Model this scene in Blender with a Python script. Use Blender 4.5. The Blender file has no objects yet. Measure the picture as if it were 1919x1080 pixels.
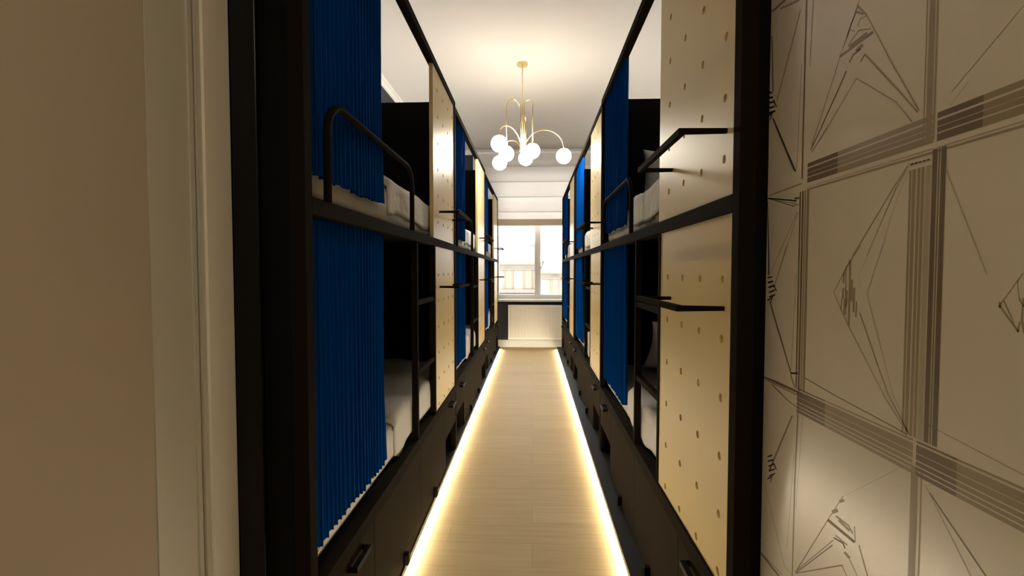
import bpy, bmesh, math, random
from math import sin, cos, pi, radians
from mathutils import Vector, Matrix

random.seed(7)
SC = bpy.context.scene
COL = SC.collection

# ------------------------------------------------------------------ camera
CAM_H = 1.35
cam_d = bpy.data.cameras.new('camera')
cam = bpy.data.objects.new('camera', cam_d)
COL.objects.link(cam)
cam.location = (0, 0, CAM_H)
cam.rotation_euler = (radians(90 - 2.0826), 0, radians(2.5034))
cam_d.sensor_width = 36.0
cam_d.lens = 36.0 * 880.0 / 1919.0
cam_d.clip_start = 0.02
SC.camera = cam

# ------------------------------------------------------------------ sky, exposure, lamps
w = bpy.data.worlds.new('overcast_sky')
SC.world = w
w.use_nodes = True
bg = w.node_tree.nodes['Background']
bg.inputs[0].default_value = (1.0, 0.985, 0.96, 1)
bg.inputs[1].default_value = 8.0
SC.view_settings.view_transform = 'Standard'
SC.view_settings.look = 'None'
SC.view_settings.exposure = 0.0
SC.view_settings.gamma = 1.0
SC.view_settings.use_curve_mapping = False
GLOBE_POWER = 57.0
LED_POWER = 114.0
CEIL_FILL_POWER = 86.0
HALL_FILL_POWER = 37.0
try:
    SC.cycles.max_bounces = 8
    SC.cycles.diffuse_bounces = 6
    SC.cycles.sample_clamp_indirect = 6.0
    SC.cycles.use_denoising = True
except Exception:
    pass


# ------------------------------------------------------------------ materials
def mat(name, col, rough=0.5, metal=0.0, coat=0.0, sheen=0.0, spec=None, emis=None, estr=0.0):
    m = bpy.data.materials.new(name)
    m.use_nodes = True
    b = m.node_tree.nodes['Principled BSDF']
    b.inputs['Base Color'].default_value = (*col, 1)
    b.inputs['Roughness'].default_value = rough
    b.inputs['Metallic'].default_value = metal
    b.inputs['Coat Weight'].default_value = coat
    b.inputs['Sheen Weight'].default_value = sheen
    if spec is not None:
        b.inputs['Specular IOR Level'].default_value = spec
    if emis:
        b.inputs['Emission Color'].default_value = (*emis, 1)
        b.inputs['Emission Strength'].default_value = estr
    return m


def noise_col(m, c1, c2, scale, stretch=(1, 1, 1), bump=0.0, detail=4.0, bump_scale=None, dist=0.002):
    """vary the base colour between two close tones with object-space noise, optionally bump"""
    nt = m.node_tree
    N, Lk = nt.nodes, nt.links
    b = N['Principled BSDF']
    tc = N.new('ShaderNodeTexCoord')
    mp = N.new('ShaderNodeMapping')
    mp.inputs['Scale'].default_value = stretch
    Lk.new(tc.outputs['Object'], mp.inputs['Vector'])
    ns = N.new('ShaderNodeTexNoise')
    ns.inputs['Scale'].default_value = scale
    ns.inputs['Detail'].default_value = detail
    Lk.new(mp.outputs[0], ns.inputs['Vector'])
    cr = N.new('ShaderNodeValToRGB')
    cr.color_ramp.elements[0].color = (*c1, 1)
    cr.color_ramp.elements[1].color = (*c2, 1)
    cr.color_ramp.elements[0].position = 0.3
    cr.color_ramp.elements[1].position = 0.7
    Lk.new(ns.outputs['Fac'], cr.inputs[0])
    Lk.new(cr.outputs[0], b.inputs['Base Color'])
    if bump:
        n2 = N.new('ShaderNodeTexNoise')
        n2.inputs['Scale'].default_value = bump_scale or scale
        n2.inputs['Detail'].default_value = 3
        Lk.new(mp.outputs[0], n2.inputs['Vector'])
        bp = N.new('ShaderNodeBump')
        bp.inputs['Strength'].default_value = bump
        bp.inputs['Distance'].default_value = dist
        Lk.new(n2.outputs['Fac'], bp.inputs['Height'])
        Lk.new(bp.outputs[0], b.inputs['Normal'])
    return m


M = {}
M['black'] = mat('black_powder_coated_metal', (.012, .0095, .007), .75, spec=.012)
M['board'] = mat('black_laminate', (.004, .004, .004), .7, spec=.08)
M['cabinet'] = noise_col(mat('dark_brown_laminate', (.05, .04, .03), .75, spec=.015), (.0160, .0122, .0085), (.0185, .0142, .0098), 3)
M['handle'] = mat('black_handle_metal', (.002, .002, .002), .45, spec=.06)
M['plinth'] = mat('plinth_laminate', (.012, .011, .010), .5, spec=.2)
M['ply'] = noise_col(mat('birch_plywood', (.7, .5, .25), .40, spec=.20), (.64, .49, .225), (.70, .54, .26), 1.6, (1, 1, .25), bump=0.0)
M['ply_edge'] = mat('plywood_edge', (.50, .34, .14), .5)
M['curtain'] = noise_col(mat('royal_blue_velvet', (.0, .06, .26), .9, spec=.02), (.0, .040, .215), (.0, .051, .255), 9, (3, 3, .3))
M['sheet'] = noise_col(mat('white_cotton_sheet', (.75, .72, .68), .85), (.60, .58, .54), (.66, .64, .60), 5, bump=.6, bump_scale=9, dist=.012)
M['duvet'] = noise_col(mat('white_cotton_duvet', (.78, .76, .72), .85), (.60, .58, .55), (.66, .64, .61), 5, bump=1.0, bump_scale=6, dist=.03)
M['pillow'] = noise_col(mat('pale_cotton_pillow', (.7, .68, .65), .85), (.70, .69, .67), (.76, .75, .73), 5, bump=.4, bump_scale=8, dist=.01)
M['brass'] = mat('satin_brass', (.83, .62, .30), .28, metal=1.0)
M['globe'] = mat('opal_glass_lit', (1, .97, .9), .4, emis=(1.0, .92, .78), estr=GLOBE_POWER)
M['led'] = mat('warm_led_tape', (1, .9, .7), .5, emis=(1.0, .875, .64), estr=LED_POWER)
M['cove'] = mat('warm_white_led_tape', (1, .95, .9), .5, emis=(1.0, .935, .83), estr=CEIL_FILL_POWER)  # glow of the strips added on top of the bunks
M['hall_lamp'] = mat('frosted_lamp_glass', (1, .95, .88), .5, emis=(1.0, .895, .73), estr=HALL_FILL_POWER)  # glow of the added hall light
M['ceiling'] = mat('ceiling_paint', (.56, .53, .49), .9)
M['crown'] = mat('crown_paint', (.74, .72, .69), .7)
M['slate'] = noise_col(mat('dark_slate_wall_paint', (.06, .062, .075), .8), (.026, .029, .042), (.030, .033, .046), 2)
M['navy_gloss'] = mat('dark_navy_gloss_paint', (.003, .0035, .005), .3, spec=.2)
M['white_paint'] = mat('white_satin_paint', (.74, .72, .68), .45)
M['cream'] = noise_col(mat('cream_door_jamb_paint', (.60, .54, .44), .5), (.84, .80, .70), (.87, .83, .73), 2)
M['beige'] = noise_col(mat('beige_wall_paint', (.45, .38, .28), .75), (.44, .375, .29), (.465, .40, .31), 1.2)
M['greige'] = mat('grey_beige_trim_paint', (.54, .52, .44), .5)
M['upvc'] = mat('white_window_plastic', (.90, .875, .84), .4)
M['radiator'] = mat('radiator_enamel', (.90, .86, .79), .4)
M['tile'] = noise_col(mat('beige_wall_covering', (.50, .43, .31), .27, spec=1.0), (.66, .59, .46), (.69, .62, .485), 1.5)
M['line0'] = mat('faint_brown_line', (.43, .37, .26), .35)
M['line1'] = mat('mid_brown_line', (.29, .235, .145), .38)
M['line2'] = mat('dark_brown_line', (.14, .105, .058), .38)
M['line3'] = mat('black_line', (.012, .010, .008), .4)
M['facade'] = noise_col(mat('pale_facade_render', (.7, .6, .4), .9), (.23, .215, .18), (.24, .225, .19), .6)
M['facade_trim'] = mat('ochre_cornice', (.19, .16, .125), .9)
M['arch'] = mat('arched_window_infill', (.21, .18, .14), .8)
M['pink'] = mat('pink_string_course', (.195, .15, .13), .9)
M['roof_tile'] = mat('pale_roof', (.25, .25, .245), .9)
M['chimney'] = mat('grey_chimney', (.19, .20, .21), .9)

# glass
m = bpy.data.materials.new('clear_window_glass')
m.use_nodes = True
nt = m.node_tree
nt.nodes.clear()
o_ = nt.nodes.new('ShaderNodeOutputMaterial')
mx = nt.nodes.new('ShaderNodeMixShader')
tr = nt.nodes.new('ShaderNodeBsdfTransparent')
gl = nt.nodes.new('ShaderNodeBsdfGlossy')
gl.inputs['Roughness'].default_value = .02
mx.inputs[0].default_value = .06
nt.links.new(tr.outputs[0], mx.inputs[1])
nt.links.new(gl.outputs[0], mx.inputs[2])
nt.links.new(mx.outputs[0], o_.inputs[0])
M['glass'] = m

# translucent roman blind cloth
m = bpy.data.materials.new('white_blind_cloth')
m.use_nodes = True
nt = m.node_tree
nt.nodes.clear()
o_ = nt.nodes.new('ShaderNodeOutputMaterial')
mx = nt.nodes.new('ShaderNodeMixShader')
df = nt.nodes.new('ShaderNodeBsdfDiffuse')
tl = nt.nodes.new('ShaderNodeBsdfTranslucent')
df.inputs[0].default_value = (.90, .875, .85, 1)
tl.inputs[0].default_value = (.88, .86, .84, 1)
mx.inputs[0].default_value = .48
nt.links.new(df.outputs[0], mx.inputs[1])
nt.links.new(tl.outputs[0], mx.inputs[2])
nt.links.new(mx.outputs[0], o_.inputs[0])
M['blind'] = m

# oak plank floor: planks run across the aisle
m = mat('light_oak_planks', (.6, .45, .27), .55, spec=.22)
nt = m.node_tree
N, Lk = nt.nodes, nt.links
b = N['Principled BSDF']
tc = N.new('ShaderNodeTexCoord')
br = N.new('ShaderNodeTexBrick')
br.offset = .37
br.offset_frequency = 2
br.inputs['Scale'].default_value = 1.0
br.inputs['Brick Width'].default_value = 1.15
br.inputs['Row Height'].default_value = .19
br.inputs['Mortar Size'].default_value = .0014
br.inputs['Mortar Smooth'].default_value = .3
br.inputs['Bias'].default_value = 0
br.inputs['Color1'].default_value = (.68, .505, .26, 1)
br.inputs['Color2'].default_value = (.73, .555, .30, 1)
br.inputs['Mortar'].default_value = (.56, .41, .23, 1)
Lk.new(tc.outputs['Object'], br.inputs['Vector'])
mp = N.new('ShaderNodeMapping')
mp.inputs['Scale'].default_value = (.9, 14, 1)
ns = N.new('ShaderNodeTexNoise')
ns.inputs['Scale'].default_value = 3.0
ns.inputs['Detail'].default_value = 6
Lk.new(tc.outputs['Object'], mp.inputs[0])
Lk.new(mp.outputs[0], ns.inputs['Vector'])
cr = N.new('ShaderNodeValToRGB')
cr.color_ramp.elements[0].color = (.90, .885, .86, 1)
cr.color_ramp.elements[0].position = .3
cr.color_ramp.elements[1].color = (1.03, 1.02, 1.01, 1)
cr.color_ramp.elements[1].position = .72
Lk.new(ns.outputs['Fac'], cr.inputs[0])
mul = N.new('ShaderNodeMix')
mul.data_type = 'RGBA'
mul.blend_type = 'MULTIPLY'
mul.inputs[0].default_value = 1
Lk.new(br.outputs['Color'], mul.inputs[6])
Lk.new(cr.outputs[0], mul.inputs[7])
Lk.new(mul.outputs[2], b.inputs['Base Color'])
M['floor'] = m


# line pattern of the hall wall covering: (tone, y,z of four corners)
PATTERN = [
(2,1.142,1.955,1.082,1.948,1.078,1.944,1.138,1.95),(1,1.103,1.941,1.026,1.917,1.024,1.912,1.1,1.936),(2,1.018,1.891,1.106,1.738,1.109,1.739,1.02,1.893),
(2,0.996,1.907,0.998,1.642,1.003,1.644,1.001,1.91),(2,0.998,1.643,0.998,1.539,1.003,1.54,1.003,1.645),(1,0.974,1.886,0.981,1.76,0.983,1.761,0.976,1.888),
(1,1.01,1.777,1.017,1.648,1.019,1.649,1.012,1.778),(1,1.016,1.648,1.021,1.563,1.023,1.563,1.018,1.649),(3,1.122,1.703,1.023,1.56,1.028,1.56,1.127,1.703),
(2,1.115,1.684,1.033,1.565,1.035,1.565,1.117,1.685),(3,1.135,1.896,1.125,1.764,1.128,1.765,1.139,1.898),(1,0.831,1.814,0.84,1.81,0.842,1.811,0.832,1.815),
(1,0.84,1.81,0.888,1.736,0.89,1.737,0.842,1.812),(1,0.887,1.737,0.951,1.628,0.953,1.629,0.889,1.738),(1,0.951,1.629,0.968,1.598,0.971,1.6,0.953,1.63),
(1,0.844,1.804,0.821,1.776,0.823,1.775,0.847,1.803),(1,0.822,1.776,0.753,1.655,0.755,1.655,0.824,1.777),(1,0.753,1.656,0.708,1.581,0.71,1.58,0.755,1.656),
(2,0.868,1.703,0.939,1.624,0.942,1.626,0.871,1.705),(2,0.938,1.625,0.971,1.591,0.974,1.593,0.941,1.626),(1,0.97,1.587,0.923,1.621,0.92,1.619,0.967,1.585),
(1,0.923,1.62,0.844,1.681,0.842,1.68,0.921,1.619),(1,0.843,1.681,0.751,1.608,0.752,1.607,0.844,1.68),(1,0.752,1.609,0.72,1.569,0.722,1.568,0.753,1.608),
(1,0.823,1.713,0.751,1.629,0.754,1.628,0.826,1.712),(1,0.752,1.63,0.71,1.579,0.712,1.578,0.754,1.629),(1,0.892,1.74,0.807,1.743,0.804,1.737,0.887,1.735),
(1,0.868,1.748,0.841,1.761,0.839,1.759,0.866,1.746),(1,0.841,1.761,0.812,1.749,0.811,1.747,0.841,1.759),(1,0.867,1.746,0.822,1.748,0.818,1.743,0.862,1.74),
(1,0.849,1.731,0.832,1.734,0.827,1.728,0.843,1.725),(1,0.865,1.717,0.854,1.727,0.85,1.724,0.861,1.714),(1,0.854,1.726,0.836,1.728,0.833,1.724,0.851,1.723),
(1,0.836,1.705,0.826,1.714,0.822,1.711,0.833,1.703),(1,0.872,1.763,0.866,1.774,0.863,1.772,0.869,1.761),(1,0.865,1.774,0.85,1.764,0.851,1.763,0.866,1.773),
(1,0.851,1.799,0.829,1.783,0.831,1.78,0.852,1.795),(1,0.844,1.768,0.839,1.778,0.837,1.777,0.842,1.766),(1,0.839,1.778,0.823,1.776,0.822,1.774,0.838,1.776),
(1,0.869,1.771,0.85,1.796,0.848,1.794,0.867,1.77),(1,0.567,1.65,0.656,1.587,0.657,1.588,0.567,1.651),(0,0.658,1.571,0.633,1.592,0.632,1.591,0.657,1.57),
(1,0.723,1.509,0.748,1.482,0.749,1.483,0.724,1.51),(1,0.747,1.483,0.84,1.376,0.842,1.377,0.749,1.484),(1,0.725,1.504,0.747,1.476,0.748,1.477,0.726,1.505),
(1,0.746,1.477,0.806,1.375,0.807,1.376,0.748,1.478),(0,0.723,1.498,0.748,1.453,0.749,1.454,0.724,1.498),(0,0.748,1.454,0.777,1.374,0.778,1.375,0.749,1.454),
(0,0.97,1.513,0.941,1.423,0.942,1.423,0.971,1.513),(3,1.141,1.523,1.019,1.499,1.019,1.496,1.141,1.52),(2,1.14,1.522,1.028,1.488,1.028,1.486,1.142,1.521),
(1,1.136,1.528,1.003,1.532,1.001,1.529,1.134,1.525),(2,1.027,1.506,1.009,1.504,1.008,1.5,1.026,1.501),(2,1.028,1.49,1.006,1.489,1.006,1.488,1.028,1.488),
(2,1.132,1.518,1.02,1.492,1.02,1.491,1.132,1.517),(1,1.011,1.473,1.063,1.382,1.065,1.383,1.013,1.473),(1,1.015,1.473,1.083,1.389,1.085,1.39,1.017,1.474),
(3,1.14,1.513,1.129,1.384,1.134,1.385,1.145,1.514),(3,1.129,1.386,1.127,1.341,1.132,1.341,1.134,1.386),(1,0.66,1.485,0.598,1.345,0.599,1.345,0.661,1.485),
(3,0.722,1.507,0.716,1.508,0.715,1.505,0.721,1.505),(3,0.714,1.507,0.709,1.508,0.708,1.505,0.714,1.505),(3,0.707,1.507,0.702,1.507,0.701,1.505,0.706,1.505),
(3,0.7,1.507,0.695,1.507,0.694,1.505,0.699,1.505),(3,0.693,1.507,0.688,1.507,0.687,1.505,0.692,1.505),(1,0.821,1.393,0.846,1.367,0.848,1.368,0.823,1.394),
(1,0.846,1.368,0.889,1.31,0.891,1.311,0.848,1.369),(1,0.889,1.311,0.868,1.282,0.87,1.281,0.891,1.311),(1,0.869,1.283,0.847,1.254,0.849,1.254,0.871,1.282),
(1,0.847,1.255,0.76,1.155,0.761,1.154,0.849,1.254),(1,0.76,1.155,0.712,1.11,0.713,1.109,0.762,1.154),(0,0.794,1.392,0.825,1.341,0.826,1.342,0.795,1.392),
(0,0.825,1.342,0.82,1.323,0.821,1.322,0.826,1.342),(0,0.771,1.391,0.803,1.312,0.805,1.312,0.772,1.391),(0,0.803,1.313,0.741,1.16,0.742,1.159,0.805,1.312),
(0,0.741,1.16,0.706,1.11,0.707,1.109,0.742,1.159),(1,0.818,1.279,0.773,1.198,0.776,1.197,0.821,1.279),(1,0.774,1.199,0.75,1.157,0.752,1.156,0.776,1.198),
(1,0.75,1.158,0.707,1.109,0.709,1.108,0.752,1.157),(1,0.844,1.369,0.844,1.301,0.849,1.301,0.85,1.369),(1,0.844,1.302,0.844,1.254,0.849,1.254,0.85,1.302),
(1,0.86,1.347,0.862,1.328,0.866,1.329,0.865,1.347),(1,0.861,1.32,0.862,1.3,0.867,1.3,0.865,1.32),(1,0.865,1.301,0.867,1.28,0.87,1.28,0.868,1.301),
(1,0.856,1.358,0.854,1.272,0.858,1.272,0.859,1.358),(1,0.838,1.335,0.839,1.297,0.844,1.296,0.844,1.335),(1,0.832,1.321,0.833,1.279,0.838,1.278,0.838,1.321),
(1,0.826,1.298,0.827,1.27,0.831,1.27,0.83,1.298),(1,0.851,1.316,0.852,1.286,0.856,1.286,0.855,1.316),(1,0.858,1.301,0.859,1.272,0.862,1.271,0.861,1.301),
(2,1.05,1.406,1.103,1.313,1.105,1.313,1.053,1.407),(1,1.07,1.407,1.123,1.342,1.126,1.342,1.072,1.407),(2,1.119,1.279,1.025,1.133,1.029,1.131,1.125,1.278),
(1,1.013,1.344,1.026,1.132,1.028,1.132,1.015,1.344),(3,1.028,1.132,1,1.138,1,1.134,1.028,1.128),(2,1.097,1.1,0.997,1.099,1,1.094,1.101,1.094),
(3,1.148,1.097,1.096,1.099,1.097,1.096,1.15,1.094),(1,1.106,1.09,1.056,1.076,1.059,1.074,1.109,1.088),(2,0.974,1.133,0.881,1.123,0.883,1.121,0.976,1.131),
(2,0.883,1.123,0.732,1.111,0.733,1.109,0.884,1.121),(2,0.733,1.111,0.712,1.108,0.713,1.106,0.734,1.109),(1,1.025,1.128,1.007,1.102,1.012,1.101,1.03,1.126),
(1,0.556,1.347,0.581,1.309,0.582,1.31,0.557,1.348),(1,0.581,1.314,0.58,1.307,0.583,1.306,0.583,1.313),(1,0.581,1.309,0.558,1.281,0.56,1.28,0.583,1.308),
(1,0.562,1.34,0.559,1.317,0.56,1.317,0.563,1.34),(1,0.559,1.318,0.554,1.31,0.555,1.309,0.56,1.317),(1,0.576,1.315,0.564,1.29,0.565,1.29,0.578,1.315),
(1,0.561,1.28,0.559,1.293,0.557,1.292,0.559,1.28),(1,0.554,1.319,0.555,1.294,0.557,1.294,0.556,1.319),(1,0.555,1.295,0.552,1.28,0.554,1.279,0.557,1.294),
(2,1.105,1.087,1.031,1.069,1.034,1.067,1.107,1.085),(2,1.033,1.069,1.001,1.065,1.002,1.063,1.035,1.067),(1,1.132,1.094,1.001,1.092,1.004,1.088,1.135,1.09),
(2,1.015,1.041,1.107,0.881,1.113,0.88,1.02,1.041),(2,0.992,1.109,1,0.909,1.005,0.907,0.996,1.108),(2,1,0.91,1.002,0.694,1.006,0.691,1.005,0.908),
(2,0.978,1.057,0.996,0.85,0.997,0.849,0.979,1.056),(1,1.007,0.96,1.026,0.748,1.028,0.747,1.009,0.96),(1,1.129,0.843,1.035,0.703,1.037,0.701,1.131,0.841),
(1,1.036,0.703,1.007,0.7,1.009,0.698,1.038,0.701),(2,1.147,0.669,1.054,0.667,1.059,0.661,1.153,0.662),(1,1.13,0.669,1.042,0.677,1.044,0.674,1.133,0.666),
(2,0.991,0.72,0.891,0.883,0.889,0.883,0.988,0.72),(1,0.892,0.882,0.851,0.947,0.849,0.947,0.89,0.882),(0,0.851,0.946,0.731,1.048,0.73,1.047,0.85,0.946),
(0,0.731,1.048,0.699,1.071,0.699,1.07,0.731,1.047),(2,0.889,0.886,0.815,0.886,0.819,0.88,0.893,0.879),(2,0.996,0.714,0.874,0.854,0.872,0.854,0.994,0.714),
(2,0.993,0.714,0.876,0.844,0.874,0.843,0.99,0.714),(2,0.992,0.714,0.848,0.824,0.847,0.822,0.992,0.712),(2,0.847,0.824,0.832,0.811,0.834,0.81,0.849,0.822),
(1,0.817,0.911,0.814,0.884,0.817,0.883,0.82,0.91),(1,0.805,0.886,0.782,0.845,0.785,0.842,0.808,0.883),(1,0.836,0.853,0.805,0.829,0.808,0.827,0.838,0.851),
(1,0.86,0.936,0.847,0.944,0.845,0.94,0.858,0.931),(1,0.881,0.906,0.864,0.918,0.861,0.913,0.877,0.901),(1,0.867,0.904,0.832,0.905,0.835,0.901,0.869,0.9),
(1,0.833,0.905,0.821,0.897,0.824,0.893,0.836,0.902),(1,0.858,0.901,0.829,0.898,0.832,0.893,0.862,0.896),(2,0.871,0.861,0.845,0.866,0.847,0.862,0.874,0.857),
(2,0.845,0.866,0.839,0.859,0.842,0.856,0.849,0.863),(1,0.867,0.868,0.834,0.869,0.836,0.865,0.869,0.864),(1,0.84,0.853,0.826,0.851,0.831,0.845,0.845,0.847),
(2,0.669,1.041,0.584,0.977,0.586,0.975,0.671,1.039),(1,0.677,1.048,0.604,0.964,0.605,0.962,0.678,1.047),(0,0.664,1.05,0.626,1.018,0.626,1.018,0.664,1.05),
(1,0.676,1.135,0.663,1.133,0.663,1.132,0.677,1.133),(1,0.663,1.133,0.547,1.12,0.547,1.119,0.664,1.132),(3,1.153,1.771,1.131,1.765,1.129,1.761,1.151,1.767),
(3,1.151,1.759,1.127,1.754,1.125,1.749,1.149,1.754),(3,1.149,1.747,1.124,1.742,1.121,1.738,1.146,1.742),(3,1.146,1.735,1.12,1.73,1.117,1.726,1.144,1.73),
(3,1.144,1.723,1.116,1.719,1.113,1.714,1.141,1.718),(3,1.121,1.744,1.108,1.724,1.112,1.724,1.126,1.745),(3,1.152,1.717,1.132,1.717,1.129,1.713,1.149,1.714),
(2,1.122,1.719,1.134,1.702,1.139,1.705,1.127,1.721),(3,1.136,1.335,1.114,1.338,1.112,1.335,1.134,1.332),(3,1.134,1.324,1.11,1.328,1.108,1.324,1.132,1.32),
(3,1.131,1.313,1.107,1.318,1.104,1.314,1.129,1.309),(3,1.129,1.301,1.103,1.307,1.101,1.304,1.126,1.298),(3,1.127,1.29,1.099,1.297,1.097,1.294,1.124,1.287),
(3,1.105,1.32,1.091,1.305,1.096,1.304,1.109,1.319),(3,1.135,1.282,1.115,1.288,1.112,1.286,1.131,1.279),(2,1.105,1.295,1.117,1.273,1.122,1.274,1.11,1.295),
(3,1.119,0.913,1.098,0.925,1.096,0.922,1.118,0.91),(3,1.117,0.903,1.094,0.916,1.092,0.913,1.115,0.9),(3,1.115,0.892,1.091,0.906,1.088,0.904,1.112,0.89),
(3,1.112,0.882,1.087,0.897,1.084,0.895,1.11,0.879),(3,1.11,0.871,1.083,0.888,1.081,0.886,1.107,0.869),(3,1.088,0.91,1.075,0.9,1.08,0.897,1.093,0.907),
(3,1.118,0.86,1.099,0.874,1.096,0.872,1.115,0.858),(2,1.089,0.884,1.101,0.858,1.105,0.856,1.093,0.883),(2,0.677,1.559,0.611,1.559,0.611,1.567,0.677,1.567),
(1,0.611,1.559,0.518,1.559,0.518,1.567,0.611,1.567),(2,0.982,1.559,0.888,1.559,0.888,1.567,0.982,1.567),(1,0.888,1.559,0.683,1.559,0.683,1.567,0.888,1.567),
(2,0.677,1.548,0.611,1.548,0.611,1.556,0.677,1.556),(1,0.611,1.548,0.518,1.548,0.518,1.556,0.611,1.556),(2,0.982,1.548,0.888,1.548,0.888,1.556,0.982,1.556),
(1,0.888,1.548,0.683,1.548,0.683,1.556,0.888,1.556),(2,0.677,1.54,0.611,1.54,0.611,1.547,0.677,1.547),(1,0.611,1.54,0.518,1.54,0.518,1.547,0.611,1.547),
(2,0.982,1.54,0.888,1.54,0.888,1.547,0.982,1.547),(1,0.888,1.54,0.683,1.54,0.683,1.547,0.888,1.547),(2,0.677,1.528,0.611,1.528,0.611,1.538,0.677,1.538),
(1,0.611,1.528,0.518,1.528,0.518,1.538,0.611,1.538),(2,0.982,1.528,0.888,1.528,0.888,1.538,0.982,1.538),(1,0.888,1.528,0.683,1.528,0.683,1.538,0.888,1.538),
(1,0.677,1.519,0.518,1.519,0.518,1.52,0.677,1.52),(1,0.982,1.519,0.683,1.519,0.683,1.52,0.982,1.52),(1,0.677,1.513,0.518,1.513,0.518,1.516,0.677,1.516),
(1,0.982,1.513,0.683,1.513,0.683,1.516,0.982,1.516),(2,0.695,1.102,0.63,1.102,0.63,1.105,0.695,1.105),(1,0.63,1.102,0.518,1.102,0.518,1.105,0.63,1.105),
(2,1.002,1.102,0.907,1.102,0.907,1.105,1.002,1.105),(1,0.907,1.102,0.701,1.102,0.701,1.105,0.907,1.105),(2,0.695,1.087,0.63,1.087,0.63,1.099,0.695,1.099),
(1,0.63,1.087,0.518,1.087,0.518,1.099,0.63,1.099),(2,1.002,1.087,0.907,1.087,0.907,1.099,1.002,1.099),(1,0.907,1.087,0.701,1.087,0.701,1.099,0.907,1.099),
(2,0.695,1.077,0.63,1.077,0.63,1.086,0.695,1.086),(1,0.63,1.077,0.518,1.077,0.518,1.086,0.63,1.086),(2,1.002,1.077,0.907,1.077,0.907,1.086,1.002,1.086),
(1,0.907,1.077,0.701,1.077,0.701,1.086,0.907,1.086),(2,0.695,1.069,0.63,1.069,0.63,1.075,0.695,1.075),(1,0.63,1.069,0.518,1.069,0.518,1.075,0.63,1.075),
(2,1.002,1.069,0.907,1.069,0.907,1.075,1.002,1.075),(1,0.907,1.069,0.701,1.069,0.701,1.075,0.907,1.075),(2,0.695,1.062,0.63,1.062,0.63,1.067,0.695,1.067),
(1,0.63,1.062,0.518,1.062,0.518,1.067,0.63,1.067),(2,1.002,1.062,0.907,1.062,0.907,1.067,1.002,1.067),(1,0.907,1.062,0.701,1.062,0.701,1.067,0.907,1.067),
(2,0.695,1.054,0.63,1.054,0.63,1.06,0.695,1.06),(1,0.63,1.054,0.518,1.054,0.518,1.06,0.63,1.06),(2,1.002,1.054,0.907,1.054,0.907,1.06,1.002,1.06),
(1,0.907,1.054,0.701,1.054,0.701,1.06,0.907,1.06),(1,0.723,1.108,0.719,1.108,0.719,1.498,0.723,1.498),(1,0.717,1.108,0.711,1.108,0.711,1.498,0.717,1.498),
(1,0.708,1.108,0.703,1.108,0.703,1.498,0.708,1.498),(1,0.701,1.108,0.696,1.108,0.696,1.498,0.701,1.498),(0,0.694,1.108,0.685,1.108,0.685,1.498,0.694,1.498),
(2,0.683,1.108,0.675,1.108,0.675,1.518,0.683,1.518),(2,0.673,1.108,0.671,1.108,0.671,1.518,0.673,1.518),(2,0.669,1.108,0.661,1.108,0.661,1.518,0.669,1.518),
(2,1.008,1.104,1.003,1.104,1.003,1.514,1.008,1.514),(2,0.999,1.104,0.993,1.104,0.993,1.514,0.999,1.514),(1,0.99,1.104,0.985,1.104,0.985,1.514,0.99,1.514),
(1,0.982,1.104,0.974,1.104,0.974,1.514,0.982,1.514),(1,0.701,1.532,0.699,1.532,0.699,2.3,0.701,2.3),(1,0.696,1.532,0.686,1.532,0.686,2.3,0.696,2.3),
(1,0.684,1.532,0.681,1.532,0.681,2.3,0.684,2.3),(1,0.703,0.2,0.69,0.2,0.69,1.067,0.703,1.067),(1,0.686,0.2,0.683,0.2,0.683,1.067,0.686,1.067),

]

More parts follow.
